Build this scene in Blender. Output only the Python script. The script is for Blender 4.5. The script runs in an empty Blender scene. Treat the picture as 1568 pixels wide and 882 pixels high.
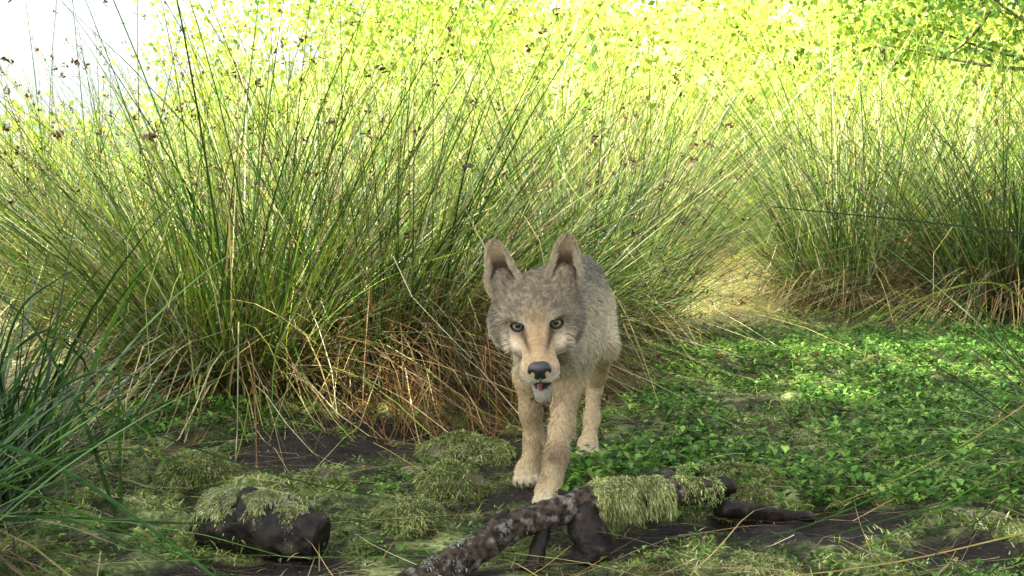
import bpy, math, random
import numpy as np
rng=np.random.default_rng(7)
random.seed(7)
sc=bpy.context.scene
U=rng.uniform
def nrm(a): return a/np.maximum(np.linalg.norm(a,axis=-1,keepdims=True),1e-9)
SUN=np.array([-.5,-.35,.79]); SUN/=np.linalg.norm(SUN)

# ---------------------------------------------------------------- helpers
def mkmesh(name,V,F,cols=None,mat=None,smooth=False,parent=None):
    V=np.asarray(V,dtype=np.float32).reshape(-1,3); F=np.asarray(F,dtype=np.int32)
    n=F.shape[1]
    me=bpy.data.meshes.new(name)
    me.vertices.add(len(V)); me.vertices.foreach_set('co',V.ravel())
    me.loops.add(F.size); me.loops.foreach_set('vertex_index',F.ravel())
    me.polygons.add(len(F)); me.polygons.foreach_set('loop_start',np.arange(0,F.size,n,dtype=np.int32))
    me.polygons.foreach_set('loop_total',np.full(len(F),n,dtype=np.int32))
    if smooth: me.polygons.foreach_set('use_smooth',np.ones(len(F),dtype=bool))
    me.update(calc_edges=True)
    if cols is not None:
        a=me.color_attributes.new('Col','FLOAT_COLOR','POINT')
        c=np.ones((len(V),4),dtype=np.float32); c[:,:3]=np.asarray(cols).reshape(-1,3)
        a.data.foreach_set('color',c.ravel())
    ob=bpy.data.objects.new(name,me); sc.collection.objects.link(ob)
    if mat: me.materials.append(mat)
    if parent: ob.parent=parent
    return ob

def vnoise(P,scale,seed=0):
    P=np.asarray(P)*scale+seed*17.13
    i=np.floor(P).astype(np.int64); f=P-i; f=f*f*(3-2*f)
    def h(a,b,c):
        n=(a*73856093)^(b*19349663)^(c*83492791)
        n=(n^(n>>13))*1274126177 & 0x7fffffff
        n=(n^(n>>15)) & 0xffff
        return n/65535.0
    r=0
    for dx in(0,1):
        for dy in(0,1):
            for dz in(0,1):
                w=(f[...,0] if dx else 1-f[...,0])*(f[...,1] if dy else 1-f[...,1])*(f[...,2] if dz else 1-f[...,2])
                r=r+w*h(i[...,0]+dx,i[...,1]+dy,i[...,2]+dz)
    return r
def fbm(P,scale,seed=0,o=3):
    r=0;a=1;t=0
    for k in range(o):
        r=r+a*vnoise(P,scale*2**k,seed+k); t+=a; a*=.5
    return r/t
def ss(a,b,x):
    t=np.clip((x-a)/(b-a),0,1); return t*t*(3-2*t)
def pathx(y): return .9+(y-6.7)*.28
def branchmask(x,y):
    # strip of ground along the fallen branch
    t=np.clip((x+.20)/.60,0,1); yc=1.80+.33*t
    return np.exp(-((y-yc)/.06)**2)*ss(-.30,-.18,x)*ss(.50,.40,x)

def ground_h(x,y):
    P=np.stack([x,y,np.zeros_like(x)],-1)
    r=np.hypot(x-.1,y-2.5)
    m=ss(.25,.9,r)*.85+.15
    h=(fbm(P,2.2,1)-.5)*.09*m + (fbm(P,9,4)-.5)*.07*m
    nearf=(np.abs(x)<3)&(y>1.3)&(y<5.6)
    h=h+np.where(nearf,(fbm(P,26,9,2)-.5)*.036,0)*(ss(.2,.45,r)*.8+.2)
    h=h*ss(60,20,y)
    h=h-.05*np.exp(-(((x+.28)/.30)**2+((y-3.1)/.22)**2))
    h=h-.03*np.exp(-(((x-.55)/.16)**2+((y-2.2)/.12)**2))
    h=h+.012*np.maximum(y-5,0)*ss(5,12,y)
    h=h*(1-np.exp(-(r/.38)**4)*.9)
    e=np.exp(-(((x-.08)/.42)**2+((y-1.93)/.18)**2)**2); h=h*(1-e)-.016*e
    return h

# ---------------------------------------------------------------- materials
def newmat(name):
    m=bpy.data.materials.new(name); m.use_nodes=True
    nt=m.node_tree; nt.nodes.clear()
    return m,nt,nt.nodes,nt.links
def vegmat(name,trans=.35,rough=.55,var=.3,nscale=30,spec=.3):
    m,nt,N,L=newmat(name)
    o=N.new('ShaderNodeOutputMaterial'); a=N.new('ShaderNodeAttribute'); a.attribute_name='Col'
    tc=N.new('ShaderNodeTexCoord'); nz=N.new('ShaderNodeTexNoise'); nz.inputs['Scale'].default_value=nscale
    L.new(tc.outputs['Object'],nz.inputs['Vector'])
    mr=N.new('ShaderNodeMapRange'); mr.inputs[1].default_value=.3; mr.inputs[2].default_value=.7
    mr.inputs[3].default_value=1-var; mr.inputs[4].default_value=1+var
    L.new(nz.outputs['Fac'],mr.inputs[0])
    vm=N.new('ShaderNodeVectorMath'); vm.operation='SCALE'
    L.new(a.outputs['Color'],vm.inputs[0]); L.new(mr.outputs[0],vm.inputs['Scale'])
    p=N.new('ShaderNodeBsdfPrincipled'); p.inputs['Roughness'].default_value=rough
    p.inputs['Specular IOR Level'].default_value=spec
    L.new(vm.outputs[0],p.inputs['Base Color'])
    if trans>0:
        t=N.new('ShaderNodeBsdfTranslucent'); L.new(vm.outputs[0],t.inputs['Color'])
        mx=N.new('ShaderNodeMixShader'); mx.inputs[0].default_value=trans
        L.new(p.outputs[0],mx.inputs[1]); L.new(t.outputs[0],mx.inputs[2]); L.new(mx.outputs[0],o.inputs[0])
    else: L.new(p.outputs[0],o.inputs[0])
    return m
def barkmat(name,c1,c2,c3,scale=30,bump=.5,rough=.85,th=.52):
    m,nt,N,L=newmat(name)
    o=N.new('ShaderNodeOutputMaterial'); tc=N.new('ShaderNodeTexCoord')
    n1=N.new('ShaderNodeTexNoise'); n1.inputs['Scale'].default_value=scale; n1.inputs['Detail'].default_value=8
    n2=N.new('ShaderNodeTexNoise'); n2.inputs['Scale'].default_value=scale*.5; n2.inputs['Detail'].default_value=7
    L.new(tc.outputs['Object'],n1.inputs['Vector']); L.new(tc.outputs['Object'],n2.inputs['Vector'])
    r=N.new('ShaderNodeValToRGB'); r.color_ramp.elements[0].position=.35; r.color_ramp.elements[1].position=.65
    r.color_ramp.elements[0].color=(*c1,1); r.color_ramp.elements[1].color=(*c2,1)
    L.new(n1.outputs['Fac'],r.inputs[0])
    r2=N.new('ShaderNodeValToRGB'); r2.color_ramp.elements[0].position=th; r2.color_ramp.elements[1].position=th+.12
    L.new(n2.outputs['Fac'],r2.inputs[0])
    mx=N.new('ShaderNodeMix'); mx.data_type='RGBA'
    L.new(r2.outputs[0],mx.inputs[0]); L.new(r.outputs[0],mx.inputs[6]); mx.inputs[7].default_value=(*c3,1)
    p=N.new('ShaderNodeBsdfPrincipled'); p.inputs['Roughness'].default_value=rough; p.inputs['Specular IOR Level'].default_value=.25
    L.new(mx.outputs[2],p.inputs['Base Color'])
    b=N.new('ShaderNodeBump'); b.inputs['Strength'].default_value=bump; b.inputs['Distance'].default_value=.01
    L.new(n1.outputs['Fac'],b.inputs['Height']); L.new(b.outputs[0],p.inputs['Normal'])
    L.new(p.outputs[0],o.inputs[0]); return m
def plain(name,col,rough=.5,spec=.5,coat=0,nz=0):
    m,nt,N,L=newmat(name)
    o=N.new('ShaderNodeOutputMaterial'); p=N.new('ShaderNodeBsdfPrincipled')
    p.inputs['Base Color'].default_value=(*col,1); p.inputs['Roughness'].default_value=rough
    p.inputs['Specular IOR Level'].default_value=spec; p.inputs['Coat Weight'].default_value=coat
    if nz:
        tc=N.new('ShaderNodeTexCoord'); t=N.new('ShaderNodeTexVoronoi'); t.inputs['Scale'].default_value=nz
        b=N.new('ShaderNodeBump'); b.inputs['Strength'].default_value=.3; b.inputs['Distance'].default_value=.001
        L.new(tc.outputs['Object'],t.inputs['Vector']); L.new(t.outputs['Distance'],b.inputs['Height']); L.new(b.outputs[0],p.inputs['Normal'])
    L.new(p.outputs[0],o.inputs[0]); return m

M_rush=vegmat('rush_stems',.2,.42,.25,25,.5)
M_leaf=vegmat('leaves',.4,.5,.25,40,.35)
M_moss=vegmat('moss_fibres',.2,.8,.35,15,.1)
M_fur=vegmat('fur',.12,.75,.15,60,.15)
M_skin=vegmat('fur_undercoat',0,.9,.2,120,.1)
M_bark=barkmat('wet_bark',(.010,.007,.005),(.085,.062,.044),(.20,.185,.155),80,1,th=.55)
M_log=barkmat('rotten_log',(.004,.003,.003),(.022,.015,.010),(.07,.055,.04),40,1,.6,th=.58)
M_trunk=barkmat('tree_bark',(.06,.045,.03),(.16,.13,.1),(.12,.13,.07),12,.8)
M_stone=barkmat('mossy_stone',(.06,.055,.03),(.20,.18,.11),(.17,.21,.07),40,1)
M_hill=barkmat('wooded_hill',(.20,.30,.03),(.42,.54,.08),(.60,.68,.18),1.2,1)

# ---------------------------------------------------------------- ribbons
def ribbons(P,W,side):
    n,K,_=P.shape
    s=side if side.ndim==3 else side[:,None,:]
    A=P-s*W[...,None]/2; B=P+s*W[...,None]/2
    V=np.stack([A,B],2).reshape(-1,3)
    b=(np.arange(n)*K*2)[:,None]+(np.arange(K-1)*2)[None,:]
    F=np.stack([b,b+1,b+3,b+2],-1).reshape(-1,4)
    return V,F
def join(parts):
    Vs=[];Fs=[];Cs=[];o=0
    for V,F,C in parts:
        Vs.append(V);Fs.append(F+o);Cs.append(np.broadcast_to(C,V.shape) if C.ndim==1 else C); o+=len(V)
    return np.concatenate(Vs),np.concatenate(Fs),np.concatenate(Cs)
GREEN=np.array([.075,.20,.018]);DKG=np.array([.018,.055,.010]);YG=np.array([.36,.50,.04]);STRAW=np.array([.60,.48,.17]);PALE=np.array([.80,.74,.40]);BROWN=np.array([.19,.092,.032]);DKB=np.array([.035,.020,.010])
def pick(n,pal,w):
    w=np.array(w)/np.sum(w); i=rng.choice(len(pal),n,p=w)
    c=np.array(pal)[i]*U(.6,1.3,(n,1)); return np.minimum(c*U(.92,1.08,(n,3)),.85)
def blades(base,dirv,L,bh,droop,w,K=7,colb=None,colt=None,kink=.1,clamp=True,tipw=.15):
    n=len(base); t=np.linspace(0,1,K)[None,:,None]
    dirv=nrm(dirv); hd=dirv.copy(); hd[:,2]=0; hd=nrm(hd+rng.normal(0,.05,hd.shape)*[1,1,0])
    P=base[:,None]+L[:,None,None]*(t*dirv[:,None]+t**2*(bh[:,None,None]*hd[:,None]-droop[:,None,None]*np.array([0,0,1.])))
    wob=np.minimum(.014,.04*L)[:,None,None]
    P=P+ (np.sin(t*3.1*U(.5,1.5,(n,1,1))+U(0,6,(n,1,1)))-np.sin(U(0,1,(n,1,1))))*wob*t*rng.normal(0,1,(n,1,3))
    kk=np.where(rng.random(n)<kink)[0]
    if len(kk):
        ki=rng.integers(2,K-1,len(kk))
        for q in range(K):
            m=ki<q
            idx=kk[m]
            if len(idx)==0: continue
            P0=P[idx,ki[m]]
            nd=nrm(hd[idx]*U(.3,1,(len(idx),1))+np.array([0,0,-.8])+0)
            P[idx,q]=P0+nd*(L[idx]*(q-ki[m])/(K-1))[:,None]*.9
    if clamp:
        g=ground_h(P[...,0],P[...,1])+.002+U(0,.02,(n,1))*np.minimum(1,L[:,None]*8); P[...,2]=np.maximum(P[...,2],g)
    W=w[:,None]*(1-(1-tipw)*np.linspace(0,1,K)[None,:]**1.6)
    a=U(0,math.pi*2,n); side=np.stack([np.cos(a),np.sin(a),0*a],-1)
    V,F=ribbons(P,W,side)
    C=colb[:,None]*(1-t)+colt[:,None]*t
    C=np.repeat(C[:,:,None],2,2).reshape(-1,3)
    return (V,F,C),P
def seedheads(P,frac,size=.011):
    n=len(P); idx=np.where(rng.random(n)<frac)[0]
    K=P.shape[1]; f=U(.1,.9,(len(idx),1)); c=P[idx,K-2]*f+P[idx,K-1]*(1-f)
    m=9; sz=np.repeat(size*U(.5,1.5,len(idx)),m)[:,None]; c=np.repeat(c,m,0)+rng.normal(0,1,(len(idx)*m,3))*sz*.45; d=nrm(rng.normal(0,1,c.shape)+[0,0,.3]); s=sz*U(.5,1.2,(len(c),1))
    Pp=np.stack([c,c+d*s*.5,c+d*s],1); W=np.stack([s[:,0]*.3,s[:,0]*.7,s[:,0]*.2],1)
    V,F=ribbons(Pp,W,nrm(rng.normal(0,1,c.shape)))
    C=np.repeat(pick(len(c),[BROWN*.8,DKB*1.5,STRAW*.4],[3,2,1]),6,0)
    return (V,F,C)

PALS={'mid':([GREEN,YG,STRAW,DKG,PALE],[5,2.2,1.2,4.5,.8]),'sun':([YG,STRAW,GREEN,PALE,DKG],[4,1.2,4.5,1.6,3.2]),'dark':([DKG,GREEN,YG,STRAW],[6.5,4.5,.8,.8]),'fore':([DKG,GREEN],[5,3]),'straw':([STRAW,PALE,YG,GREEN],[4,2,3,2])}
def tussock(name,c,r,n,h,lean=(0,0),spread=.55,w=.0052,pal='mid',skirt=.35,heads=.15,kink=.12,droopk=1.,rogue=.22,noise=.17,base_dark=1.):
    c=np.array(c,float)
    def basepts(n,rr):
        a=U(0,2*math.pi,n); q=np.sqrt(rng.random(n)); out=np.stack([np.cos(a),np.sin(a),0*a],-1)
        b=out*(q*rr)[:,None]+[c[0],c[1],0]; b[:,2]=ground_h(b[:,0],b[:,1])-.01+ (1-q)*.06
        return b,out,q
    b,out,q=basepts(n,r)
    nt_=26; ta=rng.normal(0,.23,(nt_,3)); ti=rng.integers(0,nt_,n); th_=U(.62,1.12,nt_)
    d=out*(q*spread*U(.3,1.2,n))[:,None]+rng.normal(0,noise,(n,3))*.7+ta[ti]+np.array([lean[0],lean[1],0])*U(.2,1.4,(n,1)); d[:,2]=1
    L=h*U(.5,1.08,n)*th_[ti]
    rg=rng.random(n)<rogue; d[rg]+=rng.normal(0,.45,(rg.sum(),3))*[1,1,0]
    bh=U(.0,.5,n)**1.2; dr=U(.02,.5,n)**1.4*droopk; bh[rg]+=.25; dr[rg]+=U(.1,.5,rg.sum())
    ct=pick(n,*PALS[pal]); cb=(ct*.32+pick(n,[STRAW*.7,BROWN*.8,GREEN*.8],[1.3,1.3,2.4])*.2)*base_dark  # browner bases, also darkened in the colour as shade inside the clump
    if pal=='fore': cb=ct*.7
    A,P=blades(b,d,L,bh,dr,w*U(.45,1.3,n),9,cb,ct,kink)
    parts=[A]
    if heads: parts.append(seedheads(P,heads))
    ns=int(n*skirt)
    if ns:
        b,out,q=basepts(ns,r*1.05)
        d=out*(U(.3,1.3,ns))[:,None]+rng.normal(0,.2,(ns,3))+np.array([lean[0],lean[1],0])*.6; d[:,2]=1
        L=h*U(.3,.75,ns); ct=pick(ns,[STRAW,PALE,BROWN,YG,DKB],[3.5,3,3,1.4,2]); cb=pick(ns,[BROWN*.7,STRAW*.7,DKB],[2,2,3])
        if pal=='fore': ct=ct*.6
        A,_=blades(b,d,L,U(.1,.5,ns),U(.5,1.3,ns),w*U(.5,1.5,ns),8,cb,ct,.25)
        parts.append(A)
    V,F,C=join(parts)
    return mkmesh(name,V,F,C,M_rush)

# ---------------------------------------------------------------- ground
xs=np.concatenate([-np.geomspace(200,3,40),np.linspace(-2.9,2.9,330),np.geomspace(3,200,40)])
ys=np.concatenate([-np.geomspace(60,1,14),np.linspace(-.9,1.4,20),np.linspace(1.45,5.5,290),np.geomspace(5.55,400,130)])
X,Y=np.meshgrid(xs,ys,indexing='ij'); Z=ground_h(X,Y)
G=np.stack([X,Y,Z],-1)
P2=np.stack([X,Y,0*X],-1)
nx,ny=len(xs),len(ys)
i,j=np.meshgrid(np.arange(nx-1),np.arange(ny-1),indexing='ij'); b=i*ny+j
F=np.stack([b,b+ny,b+ny+1,b+1],-1).reshape(-1,4)
def mudmask(x,y):
    P=np.stack([x,y,0*x],-1); e=(fbm(P,6,21)-.5)*1.4
    a=np.exp(-(((x+.28)/.54)**2+((y-3.0)/.38)**2))
    b=np.exp(-(((x-.58)/.24)**2+((y-2.13)/.17)**2))
    c=np.exp(-(((x+.62)/.32)**2+((y-2.66)/.24)**2))*.9
    d=np.exp(-(((x-.1)/.6)**2+((y-3.6)/.35)**2))*.7
    f=np.exp(-(((x+.45)/.18)**2+((y-1.9)/.08)**2))*.9
    g=np.exp(-(((x-.8)/.14)**2+((y-1.95)/.09)**2))*.9
    h=np.exp(-(((x-.05)/.24)**2+((y-2.32)/.11)**2))*.7
    k=branchmask(x,y)*.7
    return ss(.35,.6,np.maximum.reduce([a,b,c,d,f,g,h,k])+e*.5)
mud=mudmask(X,Y); n1=fbm(P2,3,31); n2=fbm(P2,11,33)
c_moss=np.array([.11,.15,.035]); c_soil=np.array([.045,.040,.018]); c_mud=np.array([.014,.009,.007]); c_straw=np.array([.50,.42,.17])
t=ss(.35,.65,n1)[...,None]; C=c_moss*(1-t)+c_soil*t
t=ss(.45,.62,n2)[...,None]*.5; C=C*(1-t)+np.array([.28,.31,.13])*t
crest=ss(.40,.60,fbm(P2,26,9,2))[...,None]; C=C*(.25+1.05*crest)  # bump hollows darkened in the colour, as shade between the clumps
pc=ss(5.3,7.2,Y)*(.35+.65*ss(1.1,.3,np.abs(X-pathx(Y))))
C=C*(1-pc[...,None])+c_straw*pc[...,None]
C=C*(1-mud[...,None])+c_mud*mud[...,None]
far=ss(12,17,Y)[...,None]; C=C*(1-far)+np.array([.25,.30,.06])*far
m,nt,N,L=newmat('mossy_soil')
o=N.new('ShaderNodeOutputMaterial'); a=N.new('ShaderNodeAttribute'); a.attribute_name='Col'; tc=N.new('ShaderNodeTexCoord')
n_a=N.new('ShaderNodeTexNoise'); n_a.inputs['Scale'].default_value=90; n_a.inputs['Detail'].default_value=6
L.new(tc.outputs['Object'],n_a.inputs['Vector'])
mr=N.new('ShaderNodeMapRange'); mr.inputs[1].default_value=.3; mr.inputs[2].default_value=.7; mr.inputs[3].default_value=.25; mr.inputs[4].default_value=1.75
L.new(n_a.outputs['Fac'],mr.inputs[0]); vm=N.new('ShaderNodeVectorMath'); vm.operation='SCALE'
L.new(a.outputs['Color'],vm.inputs[0]); L.new(mr.outputs[0],vm.inputs['Scale'])
p=N.new('ShaderNodeBsdfPrincipled'); p.inputs['Roughness'].default_value=.7; p.inputs['Specular IOR Level'].default_value=.3; L.new(vm.outputs[0],p.inputs['Base Color'])
bp=N.new('ShaderNodeBump'); bp.inputs['Strength'].default_value=1; bp.inputs['Distance'].default_value=.015
L.new(n_a.outputs['Fac'],bp.inputs['Height']); L.new(bp.outputs[0],p.inputs['Normal']); L.new(p.outputs[0],o.inputs[0])
M_ground=m
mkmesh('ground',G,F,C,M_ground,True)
# distant wooded rise, lower at the left where the sky shows
hx=np.linspace(-60,70,180); hv=np.linspace(0,1,24); HX,HVv=np.meshgrid(hx,hv,indexing='ij')
top=(3.0+6.5*ss(-14,-5,HX))*(1+(fbm(np.stack([HX,0*HX,0*HX],-1),.5,3)-.5)*.5)
HP=np.stack([HX,37+HVv*9,top*np.sin(HVv*math.pi/2)],-1); HP=HP+(fbm(HP,.7,8)[...,None]-.5)*np.array([1.2,3.0,1.6])*HVv[...,None]
i,j=np.meshgrid(np.arange(179),np.arange(23),indexing='ij'); b=i*24+j
mkmesh('wooded_hill',HP,np.stack([b,b+24,b+25,b+1],-1).reshape(-1,4),None,M_hill,False)

# ---------------------------------------------------------------- tussocks
tussock('rush_tussock',(-.98,3.8),.28,1500,1.75,(-.05,0),.75,.0066,'sun',.6,.4)
tussock('rush_tussock',(-.48,4.2),.30,1300,1.75,(.16,-.05),.65,.0064,'mid',.45,.35)
tussock('rush_tussock',(-.05,4.35),.26,1000,1.2,(.65,-.05),.5,.0062,'mid',.5,.2,.15,1.5)
tussock('rush_tussock',(.35,5.2),.30,1000,1.85,(.2,0),.6,.0065,'mid',.4,.3)
tussock('rush_tussock',(-2.0,5.2),.30,800,1.95,(-.1,0),.6,.0065,'sun',.4,.3)
tussock('rush_tussock',(-1.2,6.6),.4,800,2.1,(0,0),.6,.0075,'sun',.3,.3)
tussock('rush_tussock',(-3.4,7.8),.4,800,2.1,(0,0),.6,.0075,'sun',.3,.2)
tussock('rush_tussock',(2.2,7.2),.36,1200,2.0,(-.08,0),.65,.0070,'mid',.9,.3,.15)
tussock('rush_tussock',(2.95,6.5),.40,1400,2.05,(-.05,0),.6,.0068,'dark',.9,.35,.15)
tussock('rush_tussock',(2.75,8.4),.4,900,2.3,(.0,0),.55,.0075,'dark',.4,.3)
tussock('rush_tussock',(3.8,6.7),.4,1000,2.3,(-.1,0),.55,.0070,'dark',.5,.3)
tussock('rush_tussock',(3.0,10.8),.45,900,2.2,(0,0),.6,.009,'straw',.8,.1)
tussock('rush_tussock',(1.1,10.2),.4,800,2.1,(0,0),.6,.009,'straw',.8,.1)
tussock('rush_tussock',(2.3,13.5),.5,900,2.6,(0,0),.6,.011,'sun',.5,.1)
tussock('rush_tussock',(.3,7.4),.4,900,2.1,(.1,0),.6,.0075,'sun',.4,.2)
# foreground
tussock('rush_tussock',(-1.14,2.3),.15,320,.85,(.0,-.05),.6,.0080,'fore',.15,.0,.15)
tussock('rush_tussock',(-1.05,1.75),.14,220,.72,(.30,-.0),.8,.0070,'fore',.2,.0,.15,1.6)
tussock('rush_tussock',(1.36,2.25),.16,240,.85,(-.5,-.05),.7,.0052,'dark',.3,.0,.1,1.8)
n=1700
b=np.stack([U(-.55,.15,n),U(3.42,4.1,n),np.zeros(n)],-1); b[:,2]=ground_h(b[:,0],b[:,1])+U(0,.34,n)*ss(3.4,4.0,b[:,1])
d=np.stack([U(-.2,1.1,n),U(-1.2,0,n),U(-.3,.35,n)],-1)
A,_=blades(b,d,U(.2,.6,n),U(0,.2,n),U(.2,.7,n),.005*U(.6,1.4,n),6,pick(n,[BROWN,BROWN*1.5,DKB],[2,2,3]),pick(n,[BROWN*1.7,STRAW*.6,DKB],[3,2,3]),.2)
mkmesh('collapsed_dead_rushes',*A,M_rush)
n=24000
yy=8.5+ 16*rng.random(n)**1.2; xx=U(-.62,.62,n)*yy
cl=fbm(np.stack([xx,yy,0*xx],-1),.9,55); keep=(cl>.40)&~((np.abs(xx-pathx(yy))<.6)&(yy<14))&~((xx<-2.2)&(yy<11)); xx=xx[keep];yy=yy[keep]; n=len(xx)
b=np.stack([xx,yy,ground_h(xx,yy)],-1); d=rng.normal(0,.20,(n,3)); d[:,2]=1
ct=pick(n,[YG,STRAW,PALE,GREEN],[5,1,2.8,2.4])
LL=U(1.0,3.5,n)*np.where(xx<-.30*yy,.6,1.)*ss(6,13,yy)**.5
A,P=blades(b,d,LL,U(0,.35,n),U(0,.35,n),.019*U(.5,1.3,n),6,ct*.6,ct,.1,False)
sh=seedheads(P[yy<14],.14,.024)
mkmesh('distant_rushes',*join([A,sh]),M_rush)

def polyblade(name_pts,w,col):
    pts=np.array(name_pts,float); t=np.linspace(0,len(pts)-1,24)
    P=np.stack([np.interp(t,range(len(pts)),pts[:,k]) for k in range(3)],-1)
    for _ in range(6): P[1:-1]=(P[:-2]+2*P[1:-1]+P[2:])/4
    W=w*(1-.75*np.linspace(0,1,24)**2); tg=nrm(np.gradient(P,axis=0))
    out=[]
    for ax in ([0,0,1.],[0,1.,0]):
        s=nrm(np.cross(tg,np.array(ax)));
        V,F=ribbons(P[None],W[None],s[None]); out.append((V,F,np.array(col)))
    return join(out)
parts=[polyblade([(1.42,1.6,0),(1.22,1.52,.34),(.95,1.5,.53),(.7,1.5,.578),(.353,1.5,.612)],.0055,DKG*.9),
 polyblade([(1.25,2.0,0),(1.1,1.95,.28),(.85,1.9,.22),(.5,1.85,.07),(.35,1.83,.05)],.0045,DKG*2),
 polyblade([(1.5,2.9,0),(1.3,2.8,.45),(1.05,2.7,.42),(.75,2.62,.30),(.6,2.6,.26)],.0045,YG*.5),
 polyblade([(1.45,2.1,0),(1.2,2.0,.40),(1.0,1.95,.30),(.8,1.92,.20),(.62,1.9,.13)],.0048,GREEN*.7),
 polyblade([(1.4,1.8,0),(1.1,1.8,.30),(.9,1.8,.24),(.7,1.8,.12),(.52,1.8,.02)],.004,GREEN),
 polyblade([(1.5,1.9,0),(1.2,1.85,.22),(1.0,1.8,.20),(.75,1.78,.14),(.55,1.76,.10)],.005,DKG*1.8),
 polyblade([(1.5,2.1,0),(1.2,2.05,.12),(1.0,2.0,.14),(.8,1.95,.10),(.5,1.9,.03)],.0045,GREEN*.6),
 polyblade([(1.4,1.6,0),(1.1,1.62,.30),(.92,1.62,.30),(.75,1.62,.20),(.6,1.62,.08)],.005,DKG*1.5),
 polyblade([(1.5,2.4,0),(1.25,2.3,.33),(1.0,2.2,.20),(.8,2.15,.10),(.6,2.1,.04)],.0035,STRAW*.6),
 polyblade([(1.3,1.75,.0),(1.0,1.8,.12),(.6,1.75,.04),(.2,1.7,.02)],.0035,STRAW*.7)]
V,F,C=join(parts); mkmesh('overhanging_rush_stems',V,F,C,M_rush)
parts=[polyblade([(-1.25,2.2,.0),(-1.0,2.2,.30),(-.75,2.2,.17),(-.4,2.15,.07),(-.15,2.12,.04)],.0048,DKG*1.2),
 polyblade([(-1.2,1.7,.02),(-.9,1.72,.28),(-.7,1.74,.20),(-.5,1.72,.06),(-.42,1.7,.01)],.0090,DKG*2.2),
 polyblade([(-1.3,2.0,.0),(-1.0,1.95,.08),(-.6,1.95,.05),(-.2,1.95,.06)],.0048,DKG*1.4),
 polyblade([(-1.1,2.3,.0),(-1.05,2.2,.3),(-.85,2.1,.42),(-.7,2.05,.2),(-.62,2.0,.02)],.0055,DKG*1.3),
 polyblade([(-1.1,1.6,.0),(-.95,1.65,.18),(-.8,1.7,.2),(-.6,1.72,.1),(-.45,1.74,.03)],.0065,GREEN*.7),
 polyblade([(-.80,2.25,.0),(-.79,2.2,.25),(-.77,2.18,.42),(-.72,2.15,.50)],.0055,GREEN*.7),
 polyblade([(-1.0,1.9,.0),(-.85,1.9,.26),(-.72,1.9,.34),(-.58,1.9,.30)],.0065,DKG*1.5),
 polyblade([(-1.0,2.0,.0),(-.95,2.0,.26),(-.90,2.0,.44),(-.80,2.0,.50)],.0075,DKG*1.2),
 polyblade([(-.95,1.9,.0),(-.80,1.9,.16),(-.66,1.9,.24),(-.60,1.9,.33)],.0075,DKG*1.3),
 polyblade([(-1.0,1.7,.0),(-.86,1.7,.12),(-.70,1.7,.14),(-.50,1.7,.05)],.0065,DKG*1.6),
 polyblade([(-1.1,2.1,.0),(-.90,2.1,.14),(-.70,2.1,.16),(-.52,2.1,.06)],.0055,GREEN*.6),
 polyblade([(-.75,2.1,.0),(-.82,2.1,.22),(-.92,2.1,.40),(-1.0,2.1,.46)],.0075,DKG*1.4)]
V,F,C=join(parts); mkmesh('arching_rush_stems',V,F,C,M_rush)

# ---------------------------------------------------------------- ground cover
def leafcover(n,dens,xr,yr,size,pal,pw,hgt,lpc=5,ypow=1.):
    x=U(*xr,n); y=yr[0]+(yr[1]-yr[0])*rng.random(n)**ypow
    k=rng.random(n)<dens(x,y)*(1-branchmask(x,y)); x=x[k];y=y[k]; n=len(x)
    c=np.repeat(np.stack([x,y,ground_h(x,y)],-1),lpc,0); N_=n*lpc
    cc=np.repeat(pick(n,pal,pw),lpc,0)*U(.75,1.25,(N_,1))
    a=U(0,2*math.pi,N_); el=U(-.1,.9,N_); d=np.stack([np.cos(a)*np.cos(el),np.sin(a)*np.cos(el),np.sin(el)],-1)
    s=size*U(.6,1.4,N_)[:,None]
    c=c+rng.normal(0,1,(N_,3))*[size*.5,size*.5,0]+np.stack([0*a,0*a,U(.15,1,N_)*hgt],-1)
    sd=nrm(np.cross(d,[0,0,1.]))
    mid=c+d*s*.5
    V=np.stack([c,mid-sd*s*.28+[0,0,.1]*s,c+d*s-[0,0,.12]*s,mid+sd*s*.28+[0,0,.1]*s],1).reshape(-1,3)
    F=np.arange(N_*4).reshape(-1,4)
    return V,F,np.repeat(cc,4,0)
def d_right(x,y):
    P=np.stack([x,y,0*x],-1); nz=fbm(P,2.5,71)
    e=ss(-.15,.15,x-(.28+(y-3.3)*.26)+(nz-.5)*.7)
    pt=1-ss(5.0,6.0,y+(nz-.5)*2)*ss(1.3,.6,np.abs(x-pathx(y)))
    return e*ss(.38,.56,nz+.10)*(1-mudmask(x,y))*ss(8,6,y)*ss(1.9,2.5,y+(nz-.5))*pt
def d_left(x,y):
    P=np.stack([x,y,0*x],-1); nz=fbm(P,4,75)
    return np.exp(-(((x+.95)/.33)**2+((y-3.15)/.3)**2))*ss(.3,.5,nz)
def d_all(x,y):
    P=np.stack([x,y,0*x],-1); nz=fbm(P,5,77)
    return ss(.46,.58,nz)*(1-mudmask(x,y))*.8*ss(.12,.3,np.hypot(x-.08,y-2.35))
LG=np.array([.10,.25,.03]);LG2=np.array([.25,.44,.08]);LG3=np.array([.033,.095,.015])
V,F,C=join([leafcover(24000,d_right,(.1,3.6),(2.0,8),.022,[LG,LG2,LG3],[4,3,3],.038,5,1.3),
            leafcover(3500,d_left,(-1.8,0),(2.6,4),.022,[LG,LG2,LG3],[4,2,3],.035),
            leafcover(10000,d_all,(-1.5,1.5),(1.6,3.6),.011,[LG,LG2,LG3],[4,3,3],.015)])
mkmesh('leafy_groundcover',V,F,C,M_leaf)
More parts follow.
